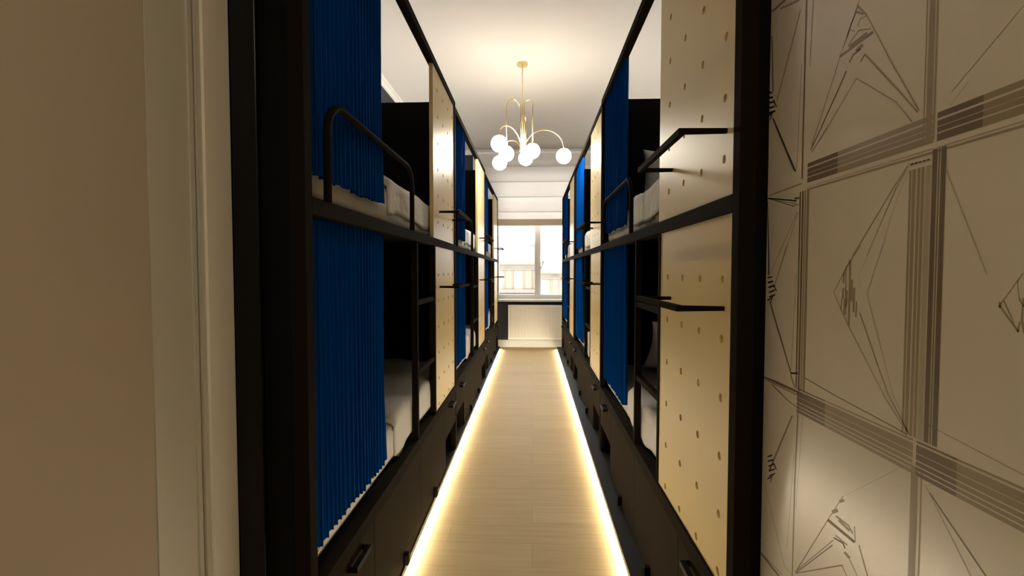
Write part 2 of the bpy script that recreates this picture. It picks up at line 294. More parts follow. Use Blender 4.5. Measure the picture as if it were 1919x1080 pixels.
# ------------------------------------------------------------------ mesh helpers
class MB:
    """collects shapes and links them as ONE mesh object"""

    def __init__(self):
        self.v, self.f, self.mi = [], [], []

    def quad(self, pts, k=0):
        n = len(self.v)
        self.v += [tuple(p) for p in pts]
        self.f.append(tuple(range(n, n + len(pts))))
        self.mi.append(k)
        return self

    def mesh(self, vs, fs, k=0):
        n = len(self.v)
        self.v += [tuple(p) for p in vs]
        for f in fs:
            self.f.append(tuple(i + n for i in f))
            self.mi.append(k)
        return self

    def box(self, x0, x1, y0, y1, z0, z1, bev=0.0, k=0):
        if x0 > x1: x0, x1 = x1, x0
        if y0 > y1: y0, y1 = y1, y0
        if z0 > z1: z0, z1 = z1, z0
        if bev <= 0:
            vs = [(x, y, z) for x in (x0, x1) for y in (y0, y1) for z in (z0, z1)]
            fs = [(0, 1, 3, 2), (4, 6, 7, 5), (0, 4, 5, 1), (2, 3, 7, 6), (0, 2, 6, 4), (1, 5, 7, 3)]
            return self.mesh(vs, fs, k)
        bm = bmesh.new()
        bmesh.ops.create_cube(bm, size=1)
        for v in bm.verts:
            v.co = Vector(((x0 + x1) / 2 + v.co.x * (x1 - x0), (y0 + y1) / 2 + v.co.y * (y1 - y0), (z0 + z1) / 2 + v.co.z * (z1 - z0)))
        bev = min(bev, .49 * min(x1 - x0, y1 - y0, z1 - z0))
        bmesh.ops.bevel(bm, geom=list(bm.edges), offset=bev, segments=2, affect='EDGES', profile=.5)
        bm.verts.index_update()
        self.mesh([v.co[:] for v in bm.verts], [tuple(v.index for v in f.verts) for f in bm.faces], k)
        bm.free()
        return self

    def tube(self, pts, r, n=10, k=0, square=False):
        pts = [Vector(p) for p in pts]
        T = []
        for i in range(len(pts)):
            a = pts[max(i - 1, 0)]
            b_ = pts[min(i + 1, len(pts) - 1)]
            T.append((b_ - a).normalized())
        up = Vector((0, 0, 1)) if abs(T[0].z) < .9 else Vector((1, 0, 0))
        u = T[0].cross(up).normalized()
        rings = []
        if square:
            n = 4
        for i, p in enumerate(pts):
            u = (u - T[i] * u.dot(T[i])).normalized()
            v = T[i].cross(u)
            # mitre
            s = 1.0
            if 0 < i < len(pts) - 1:
                c = (pts[i] - pts[i - 1]).normalized().dot((pts[i + 1] - pts[i]).normalized())
                s = 1.0 / max(.6, math.sqrt((1 + c) / 2))
            off = pi / 4 if square else 0
            rings.append([p + (u * cos(off + 2 * pi * j / n) + v * sin(off + 2 * pi * j / n)) * r * (s if square else 1) for j in range(n)])
        vs = [q for rg in rings for q in rg]
        fs = []
        for i in range(len(pts) - 1):
            for j in range(n):
                fs.append((i * n + j, i * n + (j + 1) % n, (i + 1) * n + (j + 1) % n, (i + 1) * n + j))
        fs.append(tuple(range(n - 1, -1, -1)))
        fs.append(tuple((len(pts) - 1) * n + j for j in range(n)))
        return self.mesh(vs, fs, k)

    def lathe(self, c, prof, n=24, k=0):
        vs, fs = [], []
        for (r, z) in prof:
            for j in range(n):
                a = 2 * pi * j / n
                vs.append((c[0] + r * cos(a), c[1] + r * sin(a), c[2] + z))
        for i in range(len(prof) - 1):
            for j in range(n):
                fs.append((i * n + j, i * n + (j + 1) % n, (i + 1) * n + (j + 1) % n, (i + 1) * n + j))
        fs.append(tuple(range(n - 1, -1, -1)))
        fs.append(tuple((len(prof) - 1) * n + j for j in range(n)))
        return self.mesh(vs, fs, k)

    def grid(self, fn, nu, nv, k=0, closed=False):
        vs = [fn(i / nu, j / nv) for i in range(nu + 1) for j in range(nv + 1)]
        fs = [(i * (nv + 1) + j, (i + 1) * (nv + 1) + j, (i + 1) * (nv + 1) + j + 1, i * (nv + 1) + j + 1) for i in range(nu) for j in range(nv)]
        return self.mesh(vs, fs, k)

    def build(self, name, mats, parent=None, smooth=False, fixn=True):
        me = bpy.data.meshes.new(name)
        me.from_pydata(self.v, [], self.f)
        if not isinstance(mats, (list, tuple)):
            mats = [mats]
        for mm in mats:
            me.materials.append(mm)
        for p, k in zip(me.polygons, self.mi):
            p.material_index = k
            p.use_smooth = smooth
        me.update()
        if fixn:
            bm = bmesh.new()
            bm.from_mesh(me)
            bmesh.ops.recalc_face_normals(bm, faces=list(bm.faces))
            bm.to_mesh(me)
            bm.free()
        o = bpy.data.objects.new(name, me)
        COL.objects.link(o)
        if parent is not None:
            o.parent = parent
        return o


def weld(o, d=1e-5):
    bm = bmesh.new()
    bm.from_mesh(o.data)
    bmesh.ops.remove_doubles(bm, verts=list(bm.verts), dist=d)
    bmesh.ops.recalc_face_normals(bm, faces=list(bm.faces))
    bm.to_mesh(o.data)
    bm.free()


def tag(o, label, cat=None, group=None, kind=None):
    o['label'] = label
    if cat: o['category'] = cat
    if group: o['group'] = group
    if kind: o['kind'] = kind
    return o


def thing(name, loc, rz=0.0):
    o = bpy.data.objects.new(name, None)
    o.empty_display_size = .1
    COL.objects.link(o)
    o.location = loc
    o.rotation_euler = (0, 0, rz)
    return o


KIDS = {}


def copy_tree(o, parent=None):
    c = o.copy()
    COL.objects.link(c)
    if parent is not None:
        c.parent = parent
    for ch in [x for x in bpy.data.objects if x.parent == o]:
        copy_tree(ch, c)
    return c


def struct(mb, name, mats, label, cat, **kw):
    o = mb.build(name, mats, **kw)
    tag(o, label, cat, kind='structure')
    return o


# ------------------------------------------------------------------ room
CEIL = 3.47
XL, XR, YN, YF = -1.66, 1.62, 1.135, 8.29
struct(MB().box(-2.0, 2.0, -1.45, 8.6, -.10, 0), 'floor', M['floor'], 'light oak plank floor running down the aisle between the bunks', 'floor')
struct(MB().box(XL - .15, XR + .15, 1.035, 8.6, CEIL, CEIL + .12), 'ceiling', M['ceiling'], 'cream white plaster ceiling above the bunks and chandelier', 'ceiling')
struct(MB().box(XL - .15, XL, 1.135, 8.29, 0, CEIL), 'wall_left', M['slate'], 'dark slate painted wall behind the left row of bunks', 'wall')
struct(MB().box(XR, XR + .15, 1.135, 8.29, 0, CEIL), 'wall_right', M['slate'], 'dark slate painted wall behind the right row of bunks', 'wall')
# far wall with window opening
WX0, WX1, WZ0, WZ1 = -.66, .84, .85, 3.15
fw_ = MB()
fw_.box(XL, WX0, YF, YF + .30, 0, CEIL)
fw_.box(WX1, XR, YF, YF + .30, 0, CEIL)
fw_.box(WX0, WX1, YF, YF + .30, 0, WZ0 - .035)
fw_.box(WX0, WX1, YF, YF + .30, WZ1, CEIL)
struct(fw_, 'wall_back', M['slate'], 'dark slate far wall around the window at the end of the aisle', 'wall')
# partition between the hall and the dormitory, with the opening the camera looks through
pf = MB()
pf.box(-1.81, -.735, 1.035, 1.124, 0, CEIL)
pf.box(.70, 1.77, 1.035, 1.124, 0, CEIL)
pf.box(-.735, .70, 1.035, 1.124, 2.35, CEIL)
struct(pf, 'wall_front', M['cream'], 'cream painted door jamb left of the black bunk frame', 'wall')
struct(MB().box(-.733, -.669, 1.1245, 1.1385, 0, 2.35, .003), 'trim_1', M['navy_gloss'], 'glossy dark navy strip between the cream jamb and the left bunk', 'trim')
# hall side
struct(MB().box(-.90, -.75, -1.35, .890, 0, 2.7), 'wall_hall_left', M['beige'], 'plain beige hall wall at the left edge of the picture', 'wall')
cs = MB()
cs.box(-.90, -.748, .891, 1.000, 0, 2.7)
cs.box(-.90, -.744, 1.000, 1.0125, 0, 2.7)
cs.box(-.90, -.752, 1.0125, 1.020, 0, 2.7)
cs.box(-.90, -.742, 1.020, 1.0345, 0, 2.7)
struct(cs, 'trim_2', M['greige'], 'grey beige moulded door casing beside the beige wall', 'trim')
struct(MB().box(-.90, .70, -1.45, -1.35, 0, 2.7), 'wall_hall_back', M['beige'], 'beige end wall of the entrance hall', 'wall')
struct(MB().box(-.90, .70, -1.45, 1.034, 2.7, 2.8), 'ceiling_hall', M['ceiling'], 'low ceiling of the entrance hall', 'ceiling')
tw = MB()
tw.box(.555, .70, -1.35, 1.1425, 0, 2.7)
for t, *q in PATTERN:
    up = .00005 if max(q[1::2]) - min(q[1::2]) > max(q[0::2]) - min(q[0::2]) else 0.0
    pts = [(.555 - .00025 - .00004 * t - up * .4, q[i], q[i + 1]) for i in (0, 2, 4, 6)]
    if min(p[1] for p in pts) > 1.142 or max(p[1] for p in pts) < -1.3:
        continue
    pts = [(x, min(y, 1.1420), z) for x, y, z in pts]
    tw.quad(pts, 1 + t)
struct(tw, 'wall_hall_right', [M['tile'], M['line0'], M['line1'], M['line2'], M['line3']],
       'beige wall covering with dark brown geometric line pattern right of the bunks', 'wall', fixn=False)

# crown moulding
cm = MB()


def crown_run(mb, a, b, inward):
    a, b, n = Vector(a), Vector(b), Vector(inward)
    prof = [(0, -.085), (.008, -.085), (.012, -.07), (.030, -.05), (.042, -.022), (.052, -.018), (.052, -.004), (0, -.001)]
    vs = []
    for p in (a, b):
        for (d, z) in prof:
            vs.append(p + n * d + Vector((0, 0, z)))
    k = len(prof)
    fs = [(i, (i + 1) % k, k + (i + 1) % k, k + i) for i in range(k)] + [tuple(range(k)), tuple(range(2 * k - 1, k - 1, -1))]
    mb.mesh(vs, fs)


crown_run(cm, (XL, 1.135, CEIL), (XL, YF, CEIL), (1, 0, 0))
struct(cm, 'trim_3', M['crown'], 'white crown moulding along the left wall under the ceiling', 'trim')
cm = MB()
crown_run(cm, (XR, 1.135, CEIL), (XR, YF, CEIL), (-1, 0, 0))
struct(cm, 'trim_4', M['crown'], 'white crown moulding along the right wall under the ceiling', 'trim')
cm = MB()
crown_run(cm, (XL, YF, CEIL), (XR, YF, CEIL), (0, -1, 0))
struct(cm, 'trim_5', M['crown'], 'white crown moulding across the window wall under the ceiling', 'trim')
struct(MB().box(XL, XR, 8.262, 8.289, 0, .130, .004), 'baseboard_back', M['white_paint'], 'white baseboard under the radiator at the end of the aisle', 'baseboard')

# window
wn = thing('window_1', (0, 8.42, 0))
tag(wn, 'bright two pane window with white frame above the radiator', 'window', kind='structure')
fr = MB()
fr.box(WX0, WX0 + .055, -.03, .05, WZ0, WZ1, .004)
fr.box(WX1 - .055, WX1, -.03, .05, WZ0, WZ1, .004)
fr.box(WX0 + .055, WX1 - .055, -.03, .05, WZ0, WZ0 + .05, .004)
fr.box(WX0 + .055, WX1 - .055, -.03, .05, WZ1 - .05, WZ1, .004)
fr.box(.065, .115, -.025, .05, WZ0 + .05, WZ1 - .05, .004)
fr.build('window_frame', M['upvc'], wn)


def sash(x0, x1, z0, z1):
    s = MB()
    t = .036
    s.box(x0, x0 + t, -.045, .0, z0, z1, .004)
    s.box(x1 - t, x1, -.045, .0, z0, z1, .004)
    s.box(x0 + t, x1 - t, -.045, .0, z0, z0 + t, .004)
    s.box(x0 + t, x1 - t, -.045, .0, z1 - t, z1, .004)
    o = s.build('window_sash', M['upvc'], wn)
    MB().box(x0 + t, x1 - t, -.020, -.012, z0 + t, z1 - t).build('glass_pane', M['glass'], o)
    return o


sash(-.635, .072, .895, 3.11)
sr = sash(.108, .815, .895, 3.11)
MB().box(.120, .132, -.085, -.045, 1.50, 1.62, .003).build('window_handle', M['upvc'], sr)
struct(MB().box(-.72, .90, 8.20, 8.39, .812, .848, .006), 'trim_6', M['white_paint'], 'white window sill ledge over the radiator', 'sill')

# roman blind
rb = thing('roman_blind', (0, 8.16, 0))
tag(rb, 'white folded roman blind drawn down over the top of the window', 'blind')
folds = [3.365, 3.14, 2.885, 2.625, 2.37, 2.245]


vs = []
zs = []
for fa, fb in zip(folds, folds[1:]):
    for i in range(7):
        zs.append((fa + (fb - fa) * i / 6, i / 6, fb == folds[-1]))
mb_ = MB()
for i in range(len(zs) - 1):
    def yy(e):
        return -.006 - (.015 if e[2] else .045) * e[1] ** 2.2
    z0, z1 = zs[i], zs[i + 1]
    mb_.quad([(-1.03, yy(z0), z0[0]), (1.10, yy(z0), z0[0]), (1.10, yy(z1), z1[0]), (-1.03, yy(z1), z1[0])])
bo = mb_.build('blind_cloth', M['blind'], rb)
md = bo.modifiers.new('thickness', 'SOLIDIFY')
md.thickness = .0015
for z in folds[1:-1]:
    MB().tube([(-1.03, -.022, z - .004), (1.10, -.022, z - .004)], .006, 8).build('batten', M['upvc'], bo)
MB().box(-1.03, 1.10, -.030, .004, 2.130, 2.2445, .004).build('hem_bar', mat('blind_hem_cloth', (.82, .72, .56), .8), rb)
MB().box(-1.05, 1.12, -.035, .02, 3.366, 3.395, .004).build('head_rail', M['upvc'], rb)
for x in (-.9, .03, .98):
    MB().box(x - .012, x + .012, .005, .128, 3.372, 3.392).build('bracket', M['upvc'], rb)

# radiator
ra = thing('radiator', (0, 8.2, 0))
tag(ra, 'cream white ribbed panel radiator below the window', 'radiator')
rx0, rx1 = -.424, .60
rp = MB()
n = 34
prof = []
for i in range(n):
    a = rx0 + .025 + (rx1 - rx0 - .05) * i / n
    wd = (rx1 - rx0 - .05) / n
    prof += [(a, 0), (a + wd * .30, 0), (a + wd * .42, -.009), (a + wd * .88, -.009)]
prof = [(rx0, 0)] + prof + [(rx1 - .025, 0), (rx1, 0)]
for (a, ya), (b_, yb) in zip(prof, prof[1:]):
    rp.quad([(a, ya, .185), (b_, yb, .185), (b_, yb, .715), (a, ya, .715)])
rp.box(rx0, rx1, -.011, .0, .144, .185, .003)
rp.box(rx0, rx1, -.011, .0, .715, .754, .003)
rp.box(rx0 - .002, rx0 + .006, -.011, .055, .144, .754, .002)
rp.box(rx1 - .006, rx1 + .002, -.011, .055, .144, .754, .002)
rp.box(rx0, rx1, .04, .055, .15, .75)
rp.build('front_panel', M['radiator'], ra)
gr = MB()
for i in range(40):
    x = rx0 + .01 + (rx1 - rx0 - .03) * i / 39
    gr.box(x, x + .008, -.004, .05, .750, .757)
gr.build('top_grille', M['radiator'], ra)
for x in (-.25, .42):
    MB().box(x - .015, x + .015, .055, .089, .2, .7).build('wall_bracket', M['radiator'], ra)
MB().tube([(rx1 + .002, .03, .17), (rx1 + .05, .03, .17), (rx1 + .05, .03, .0)], .009).build('pipe', M['upvc'], ra)

# ------------------------------------------------------------------ bunk bed (local: front face x=0, depth to -x, length along +y)
Ln = 2.285
D = 1.02
ZD, ZU, ZT = .515, 1.540, 2.570


def peg_panel(y0, y1, z0, z1, ycols, zrows, parent, r=.0115):
    """plywood board with round blind holes; front face x=-.008"""
    xf, xb = -.008, -.030
    mb = MB()
    ys = [y0] + [(a + b_) / 2 for a, b_ in zip(ycols, ycols[1:])] + [y1]
    zr = [z for z in zrows if z0 + r + .001 < z < z1 - r - .001]
    zs_ = [z0] + [(a + b_) / 2 for a, b_ in zip(zr, zr[1:])] + [z1]
    sq = [(1, 0), (1, .5), (1, 1), (.5, 1), (0, 1), (-.5, 1), (-1, 1), (-1, .5), (-1, 0), (-1, -.5), (-1, -1), (-.5, -1), (0, -1), (.5, -1), (1, -1), (1, -.5)]
    for i, cy in enumerate(ycols):
        for j, cz in enumerate(zr):
            a0, a1, b0, b1 = ys[i], ys[i + 1], zs_[j], zs_[j + 1]
            my, mz = (a0 + a1) / 2, (b0 + b1) / 2
            outer = [(xf, my + sx * (a1 - a0) / 2, mz + sz * (b1 - b0) / 2) for sx, sz in sq]
            inner = [(xf, cy + r * cos(2 * pi * q / 16), cz + r * sin(2 * pi * q / 16)) for q in range(16)]
            deep = [(xf - .0055, p[1], p[2]) for p in inner]
            vs_ = outer + inner + deep
            fs_ = []
            for q in range(16):
                p = (q + 1) % 16
                fs_.append((q, p, 16 + p, 16 + q))
                fs_.append((16 + q, 16 + p, 32 + p, 32 + q))
            fs_.append(tuple(range(32, 48)))
            nb = len(mb.v)
            mb.mesh(vs_, fs_, 0)
            for q in range(len(fs_)):
                if q % 2 == 1 and q < 32:
                    mb.mi[-len(fs_) + q] = 1
    # edges and back
    mb.quad([(xb, y0, z0), (xb, y1, z0), (xb, y1, z1), (xb, y0, z1)], 0)
    mb.quad([(xf, y0, z0), (xb, y0, z0), (xb, y0, z1), (xf, y0, z1)], 1)
    mb.quad([(xf, y1, z0), (xb, y1, z0), (xb, y1, z1), (xf, y1, z1)], 1)
    mb.quad([(xf, y0, z0), (xb, y0, z0), (xb, y1, z0), (xf, y1, z0)], 1)
    mb.quad([(xf, y0, z1), (xb, y0, z1), (xb, y1, z1), (xf, y1, z1)], 1)
    o = mb.build('peg_panel', [M['ply'], M['ply']], parent)
    weld(o)
    return o


def make_bunk():
    t = thing('bunk_bed', (0, 0, 0))
    P = .04
    # four posts
    for (a, b_, c, d_) in ((-P, 0, .0, P), (-P, 0, Ln - P, Ln), (-D, -D + P, 0, P), (-D, -D + P, Ln - P, Ln)):
        MB().box(a, b_, c, d_, .05, ZT, .0015).build('post', M['black'], t)
    # top rails
    MB().box(-P, 0, P, Ln - P, ZT - .04, ZT, .0015).build('top_rail', M['black'], t)
    MB().box(-D, -D + P, P, Ln - P, ZT - .04, ZT, .0015).build('top_rail', M['black'], t)
    MB().box(-D + .012, -D + .026, .03, Ln - .03, ZT + .0002, ZT + .003).build('led_tape', M['cove'], t)  # added upward glow, hidden by the rail, to brighten the ceiling
    # end boards
    for y in (.004, Ln - .022):
        MB().box(-D + P, -P, y, y + .018, .05, ZT - .002).build('end_board', M['board'], t)
    # back boards (lower and upper berth)
    MB().box(-D + .008, -D + .024, P, Ln - P, ZD, ZU - .045).build('back_board', M['board'], t)
    MB().box(-D + .008, -D + .024, P, Ln - P, ZU, 2.00).build('back_board', M['board'], t)
    # platforms
    for z, h in ((ZU, .045), (ZD, .050)):
        f = MB().box(-P, 0, P, Ln - P, z - h, z, .0015).build('front_rail', M['black'], t)
        MB().box(-D + .04, -P, .023, Ln - .023, z - .022, z - .002).build('bed_base', M['board'], t)
    # ladder: rail + rungs, panel post
    MB().box(-.034, -.004, 1.135, 1.160, ZD, ZU - .045, .001).build('ladder_rail', M['black'], t)
    MB().box(-P, -.004, 1.555, 1.580, ZD, ZU - .045, .001).build('panel_post', M['black'], t)
    for z in (.84, 1.19):
        MB().box(-.032, -.008, 1.160, 1.555, z - .012, z + .012, .001).build('ladder_rung', M['black'], t)
    # guard rail of upper berth
    g = []
    ya, yb, zt, rr = .137, 1.045, 1.822, .10
    xg = -.003
    g.append((xg, ya, ZU - .002))
    g.append((xg, ya, zt - rr))
    for i in range(1, 10):
        a = pi / 2 * i / 9
        g.append((xg, ya + rr * (1 - cos(a)), zt - rr + rr * sin(a)))
    for i in range(0, 9):
        a = pi / 2 * i / 9
        g.append((xg, yb - rr * (1 - sin(a)), zt - rr + rr * cos(a)))
    g.append((xg, yb, zt - rr))
    g.append((xg, yb, ZU - .002))
    MB().tube(g, .011, 10).build('guard_rail', M['black'], t, smooth=True)
    # plywood pegboards with their clothes rails
    cols = [1.674, 1.842, 2.006, 2.172]
    rows = [1.484 - .1568 * i for i in range(6, -1, -1)]
    lowp = peg_panel(1.581, Ln - P, ZD, ZU - .045, cols, rows, t)
    rows = [1.6408 + .1568 * i for i in range(6)]
    upp = peg_panel(1.545, Ln - P, ZU, ZT - .04, cols, rows, t)
    for pn, z in ((lowp, 1.252), (upp, 1.710)):
        y0, y1, xo = 1.715, 2.185, .106
        MB().tube([(-.009, y1, z), (xo, y1, z), (xo, y0, z), (-.009, y0, z)], .0082, square=True).build('clothes_rail', M['black'], pn)
    # cabinets under the lower berth
    c = MB()
    zb, zc = .052, ZD - .052
    c.box(-D + .04, -.020, .46, 1.855, zb, zc)                   # middle carcass
    c.box(-D + .04, -.020, .022, .46, .256, zc)                   # above the near niche
    c.box(-D + .04, -.020, 1.855, Ln - .022, .256, zc)
    c.box(-.020, -.003, .0405, .052, zb, .250)
    c.box(-D + .06, -.34, .022, .46, zb, .256)
    c.box(-D + .06, -.34, 1.855, Ln - .022, zb, .256)
    c.build('cabinet_carcass', M['cabinet'], t)

    def drawer(y0, y1, z0, z1, hy, hz, small):
        d = MB().box(-.0195, -.002, y0, y1, z0, z1, .001).build('drawer', M['cabinet'], t)
        h = MB()
        if small:
            h.box(-.002, .022, hy - .013, hy + .013, hz - .026, hz + .026, .003)
        else:
            h.tube([(-.002, hy - .060, hz), (.020, hy - .060, hz), (.020, hy + .060, hz), (-.002, hy + .060, hz)], .0085, square=True)
        h.build('handle', M['handle'], d)
    drawer(.042, .478, .252, zc - .001, .300, .436, False)
    drawer(.482, 1.166, zb + .002, zc - .001, .86, .085, True)
    drawer(1.170, 1.852, zb + .002, zc - .001, 1.48, .085, True)
    drawer(1.856, Ln - .042, .252, zc - .001, 2.03, .436, False)
    return t


def make_mattress():
    mb = MB()
    mb.box(-.955, -.046, .03, Ln - .03, 0, .165, .035)
    o = mb.build('mattress', M['sheet'], None, smooth=True)
    return o


def hsh(a, b_):
    return sin(a * 12.9898 + b_ * 78.233)


def make_duvet(y0, y1, drop, seed, tip=None, name='duvet'):
    """cloth lying on the mattress (z=0 is its top) and hanging over the front edge"""
    rnd = random.Random(seed)
    ph = [rnd.uniform(0, 6.28) for _ in range(12)]
    fr_ = [rnd.uniform(5, 9), rnd.uniform(10, 17), rnd.uniform(20, 30), rnd.uniform(4, 7)]
    nu, nv = 70, 46
    top = .80
    R_ = .035

    def fn(u, v):
        y = y0 + (y1 - y0) * u
        hem = drop + .012 * sin(fr_[0] * y + ph[0]) + .006 * sin(fr_[1] * 1.7 * y + ph[1])
        if tip is not None:
            hem += tip[1] * math.exp(-((y - tip[0]) / .05) ** 2)
        total = top + R_ * pi / 2 + hem
        s = v * total
        thick = .045
        if s < top:
            x = -.90 + s
            z = thick
            bulge = min(1, s / .15) * (.010 * sin(fr_[1] * y + 6 * x + ph[2]) + .008 * sin(fr_[0] * y - 11 * x + ph[3]) + .006 * sin(23 * x + 9 * y + ph[4]))
            z += bulge
        elif s < top + R_ * pi / 2:
            a = (s - top) / R_
            x = -.087 + R_ * sin(a) * 1.4
            z = thick - R_ * (1 - cos(a)) * 1.1
            z += (1 - a / (pi / 2)) * (.010 * sin(fr_[1] * y + 6 * x + ph[2]) + .008 * sin(fr_[0] * y - 11 * x + ph[3]))
        else:
            d_ = s - top - R_ * pi / 2
            x = -.087 + R_ * 1.4
            x += min(1, d_ / .05) * (.002 * sin(fr_[1] * y + ph[5]) + .001 * sin(fr_[2] * y + ph[6]))
            z = thick - R_ * 1.1 - d_
        # rounded ends
        e = min(u, 1 - u)
        if e < .04:
            k_ = (1 - e / .04)
            if s < top + R_ * pi / 2:
                z -= k_ ** 2 * .03
        return (x, y, z)
    mb = MB().grid(fn, nu, nv)
    o = mb.build(name, M['duvet'], None, smooth=True)
    md_ = o.modifiers.new('loft', 'SOLIDIFY')
    md_.thickness = .010
    md_.offset = -1
    return o


def make_curtain(width, z0, z1, seed, name='curtain', folds_n=13):
    rnd = random.Random(seed)
    ph = rnd.uniform(0, 6)
    hemj = [rnd.uniform(-.006, .006) for _ in range(folds_n * 2 + 2)]
    nu, nv = folds_n * 12, 22
    yA = .062

    def fn(u, v):
        z = z1 + (z0 - z1) * v
        f = folds_n * (u + .012 * sin(2 * pi * u * 2.3 + ph) + .02 * v * sin(5 * u + ph))
        amp = .0120 + .0015 * sin(7 * u + ph)
        x = -.029 + amp * sin(2 * pi * f)
        y = yA + width * u + (.0075 + .0015 * sin(9 * u + ph)) * sin(4 * pi * f) * (.7 + .3 * v) - .02 * v * (1 - v) * u
        if v > .98:
            z += hemj[int(f * 2) % len(hemj)]
        return (x, y, z)
    mb = MB().grid(fn, nu, nv)
    o = mb.build(name, M['curtain'], None, smooth=True)
    return o


def make_pillow(wd, hd, th, seed):
    rnd = random.Random(seed)
    nu, nv = 26, 20

    def side(sg):
        def fn(u, v):
            a, b_ = 2 * u - 1, 2 * v - 1
            e = max(0, (1 - abs(a) ** 3.2)) ** .6 * max(0, (1 - abs(b_) ** 3.2)) ** .6
            pin = 1 - .10 * (1 - abs(b_) ** 2) * abs(a) ** 4
            pin2 = 1 - .12 * (1 - abs(a) ** 2) * abs(b_) ** 4
            wr = .004 * sin(9 * a + 4 * b_ + seed) * e
            return (a * wd / 2 * pin, sg * (th / 2 * e + wr * sg), b_ * hd / 2 * pin2 + hd / 2)
        return fn
    mb = MB().grid(side(1), nu, nv).grid(side(-1), nu, nv)
    o = mb.build('pillow', M['pillow'], None, smooth=True)
    weld(o, 2e-4)
    return o


bunk0 = make_bunk()
matt0 = make_mattress()
YS = [1.140, 3.430, 5.720]
XLs = [-.560, -.574, -.590]
XRs = [.490, .500, .500]
where = ['nearest', 'middle', 'farthest']
used = False
BUNKS = []
for side, row in (('left', XLs), ('right', XRs)):
    for i in range(3):
        if not used:
            b0 = bunk0
            used = True
        else:
            b0 = copy_tree(bunk0)
        if side == 'left':
            b0.location = (row[i], YS[i], 0)
            b0.rotation_euler = (0, 0, 0)
        else:
            b0.location = (row[i], YS[i] + Ln + (.004 if i == 0 else 0), 0)
            b0.rotation_euler = (0, 0, pi)
        tag(b0, '%s black metal bunk bed with plywood pegboards on the %s of the aisle' % (where[i], side), 'bunk bed', 'bunk beds lining the aisle')
        BUNKS.append((side, i, b0))


def place(o, b0, lx, ly, lz, rz=0.0, rx=0.0, ry=0.0):
    """put a top-level thing at a bunk's local position"""
    a = b0.rotation_euler[2]
    c_, s_ = cos(a), sin(a)
    L_ = b0.location
    o.location = (L_.x + c_ * lx - s_ * ly, L_.y + s_ * lx + c_ * ly, L_.z + lz)
    o.rotation_euler = (rx, ry, a + rz)


first_m = True
seed = 10
duv_cache = {}
pil_up = make_pillow(.56, .42, .15, 3)
first_p = True
for side, i, b0 in BUNKS:
    for lvl, z in (('upper', ZU), ('lower', ZD)):
        bunkname = '%s %s bunk' % (where[i], side)
        m_ = matt0 if first_m else copy_tree(matt0)
        first_m = False
        place(m_, b0, 0, 0, z)
        tag(m_, 'white sheeted mattress on the %s berth of the %s' % (lvl, bunkname), 'mattress', 'mattresses in the bunks')
        key = (side, lvl)
        if key not in duv_cache:
            y0 = .80 if side == 'left' else .83
            if lvl == 'upper':
                dv = make_duvet(y0, 2.20, .125, 5 if side == 'left' else 6)
            else:
                dv = make_duvet(y0 + (.06 if side == 'left' else .0), 2.20, .140, 7 if side == 'left' else 8, tip=(y0 + .14, .022))
            duv_cache[key] = dv
        else:
            dv = copy_tree(duv_cache[key])
        place(dv, b0, 0, 0, z + .167)
        tag(dv, 'rumpled white duvet on the %s berth of the %s' % (lvl, bunkname), 'duvet', 'duvets on the bunks')
        # curtain
        seed += 1
        if side == 'left':
            wd = .62 if i == 0 else .66
        else:
            wd = (.71 if lvl == 'upper' else .74) if i == 0 else .72
        cu = make_curtain(wd, 1.611 if lvl == 'upper' else .592, ZT - .041 if lvl == 'upper' else ZU - .0455, seed, folds_n=19 if i == 0 else 16)
        place(cu, b0, 0, 0, 0)
        tag(cu, 'royal blue pleated privacy curtain on the %s berth of the %s' % (lvl, bunkname), 'curtain', 'blue bunk curtains')
        if side == 'right':
            pl = pil_up if first_p else copy_tree(pil_up)
            first_p = False
            if lvl == 'upper':
                place(pl, b0, -.52, .155, z + .205, rx=radians(-14) * 1, rz=0)
            else:
                place(pl, b0, -.50, .36, z + .205, rx=radians(-38))
            tag(pl, 'pale pillow leaning at the window end of the %s berth of the %s' % (lvl, bunkname), 'pillow', 'pillows on the right bunks')

# plinths with LED tape along the floor
for side, x_in, x_out in (('left', -1.5, -.557), ('right', 1.5, .418)):
    s_ = 1 if side == 'left' else -1
    t = thing('plinth', (0, 0, 0))
    tag(t, 'low dark plinth under the %s row of bunks, glowing along its foot' % side, 'plinth', None)
    MB().box(x_in, x_out - s_ * .012, 1.14, 8.03, 0, .018).mesh([], []).build('plinth_base', M['plinth'], t)
    MB().box(x_in, x_out, 1.14, 8.03, .018, .050, .001).build('plinth_top', M['plinth'], t)
    MB().box(x_out - s_ * .0119, x_out - s_ * .0045, 1.16, 8.03, .003, .0165).build('led_tape', M['led'], t)

# ------------------------------------------------------------------ chandelier
CX, CY = -.107, 4.879
ch = thing('chandelier', (CX, CY, CEIL))
tag(ch, 'brass chandelier with six lit opal globes on curved arms', 'chandelier')
ZB = 2.590 - CEIL
MB().lathe((0, 0, 0), [(.004, -.026), (.052, -.026), (.055, -.022), (.055, -.0005), (.01, -.0005)], 32).build('ceiling_rose', M['brass'], ch, smooth=False)
MB().tube([(0, 0, -.026), (0, 0, ZB + .10)], .0045, 10).build('stem', M['brass'], ch, smooth=True)
MB().lathe((0, 0, ZB), [(.004, -.03), (.010, -.026), (.012, -.012), (.030, -.008), (.032, .012), (.026, .016), (.010, .020)], 24).build('hub', M['brass'], ch, smooth=False)


def rel(p):
    return Vector((p[0] - CX, p[1] - CY, p[2] - CEIL))


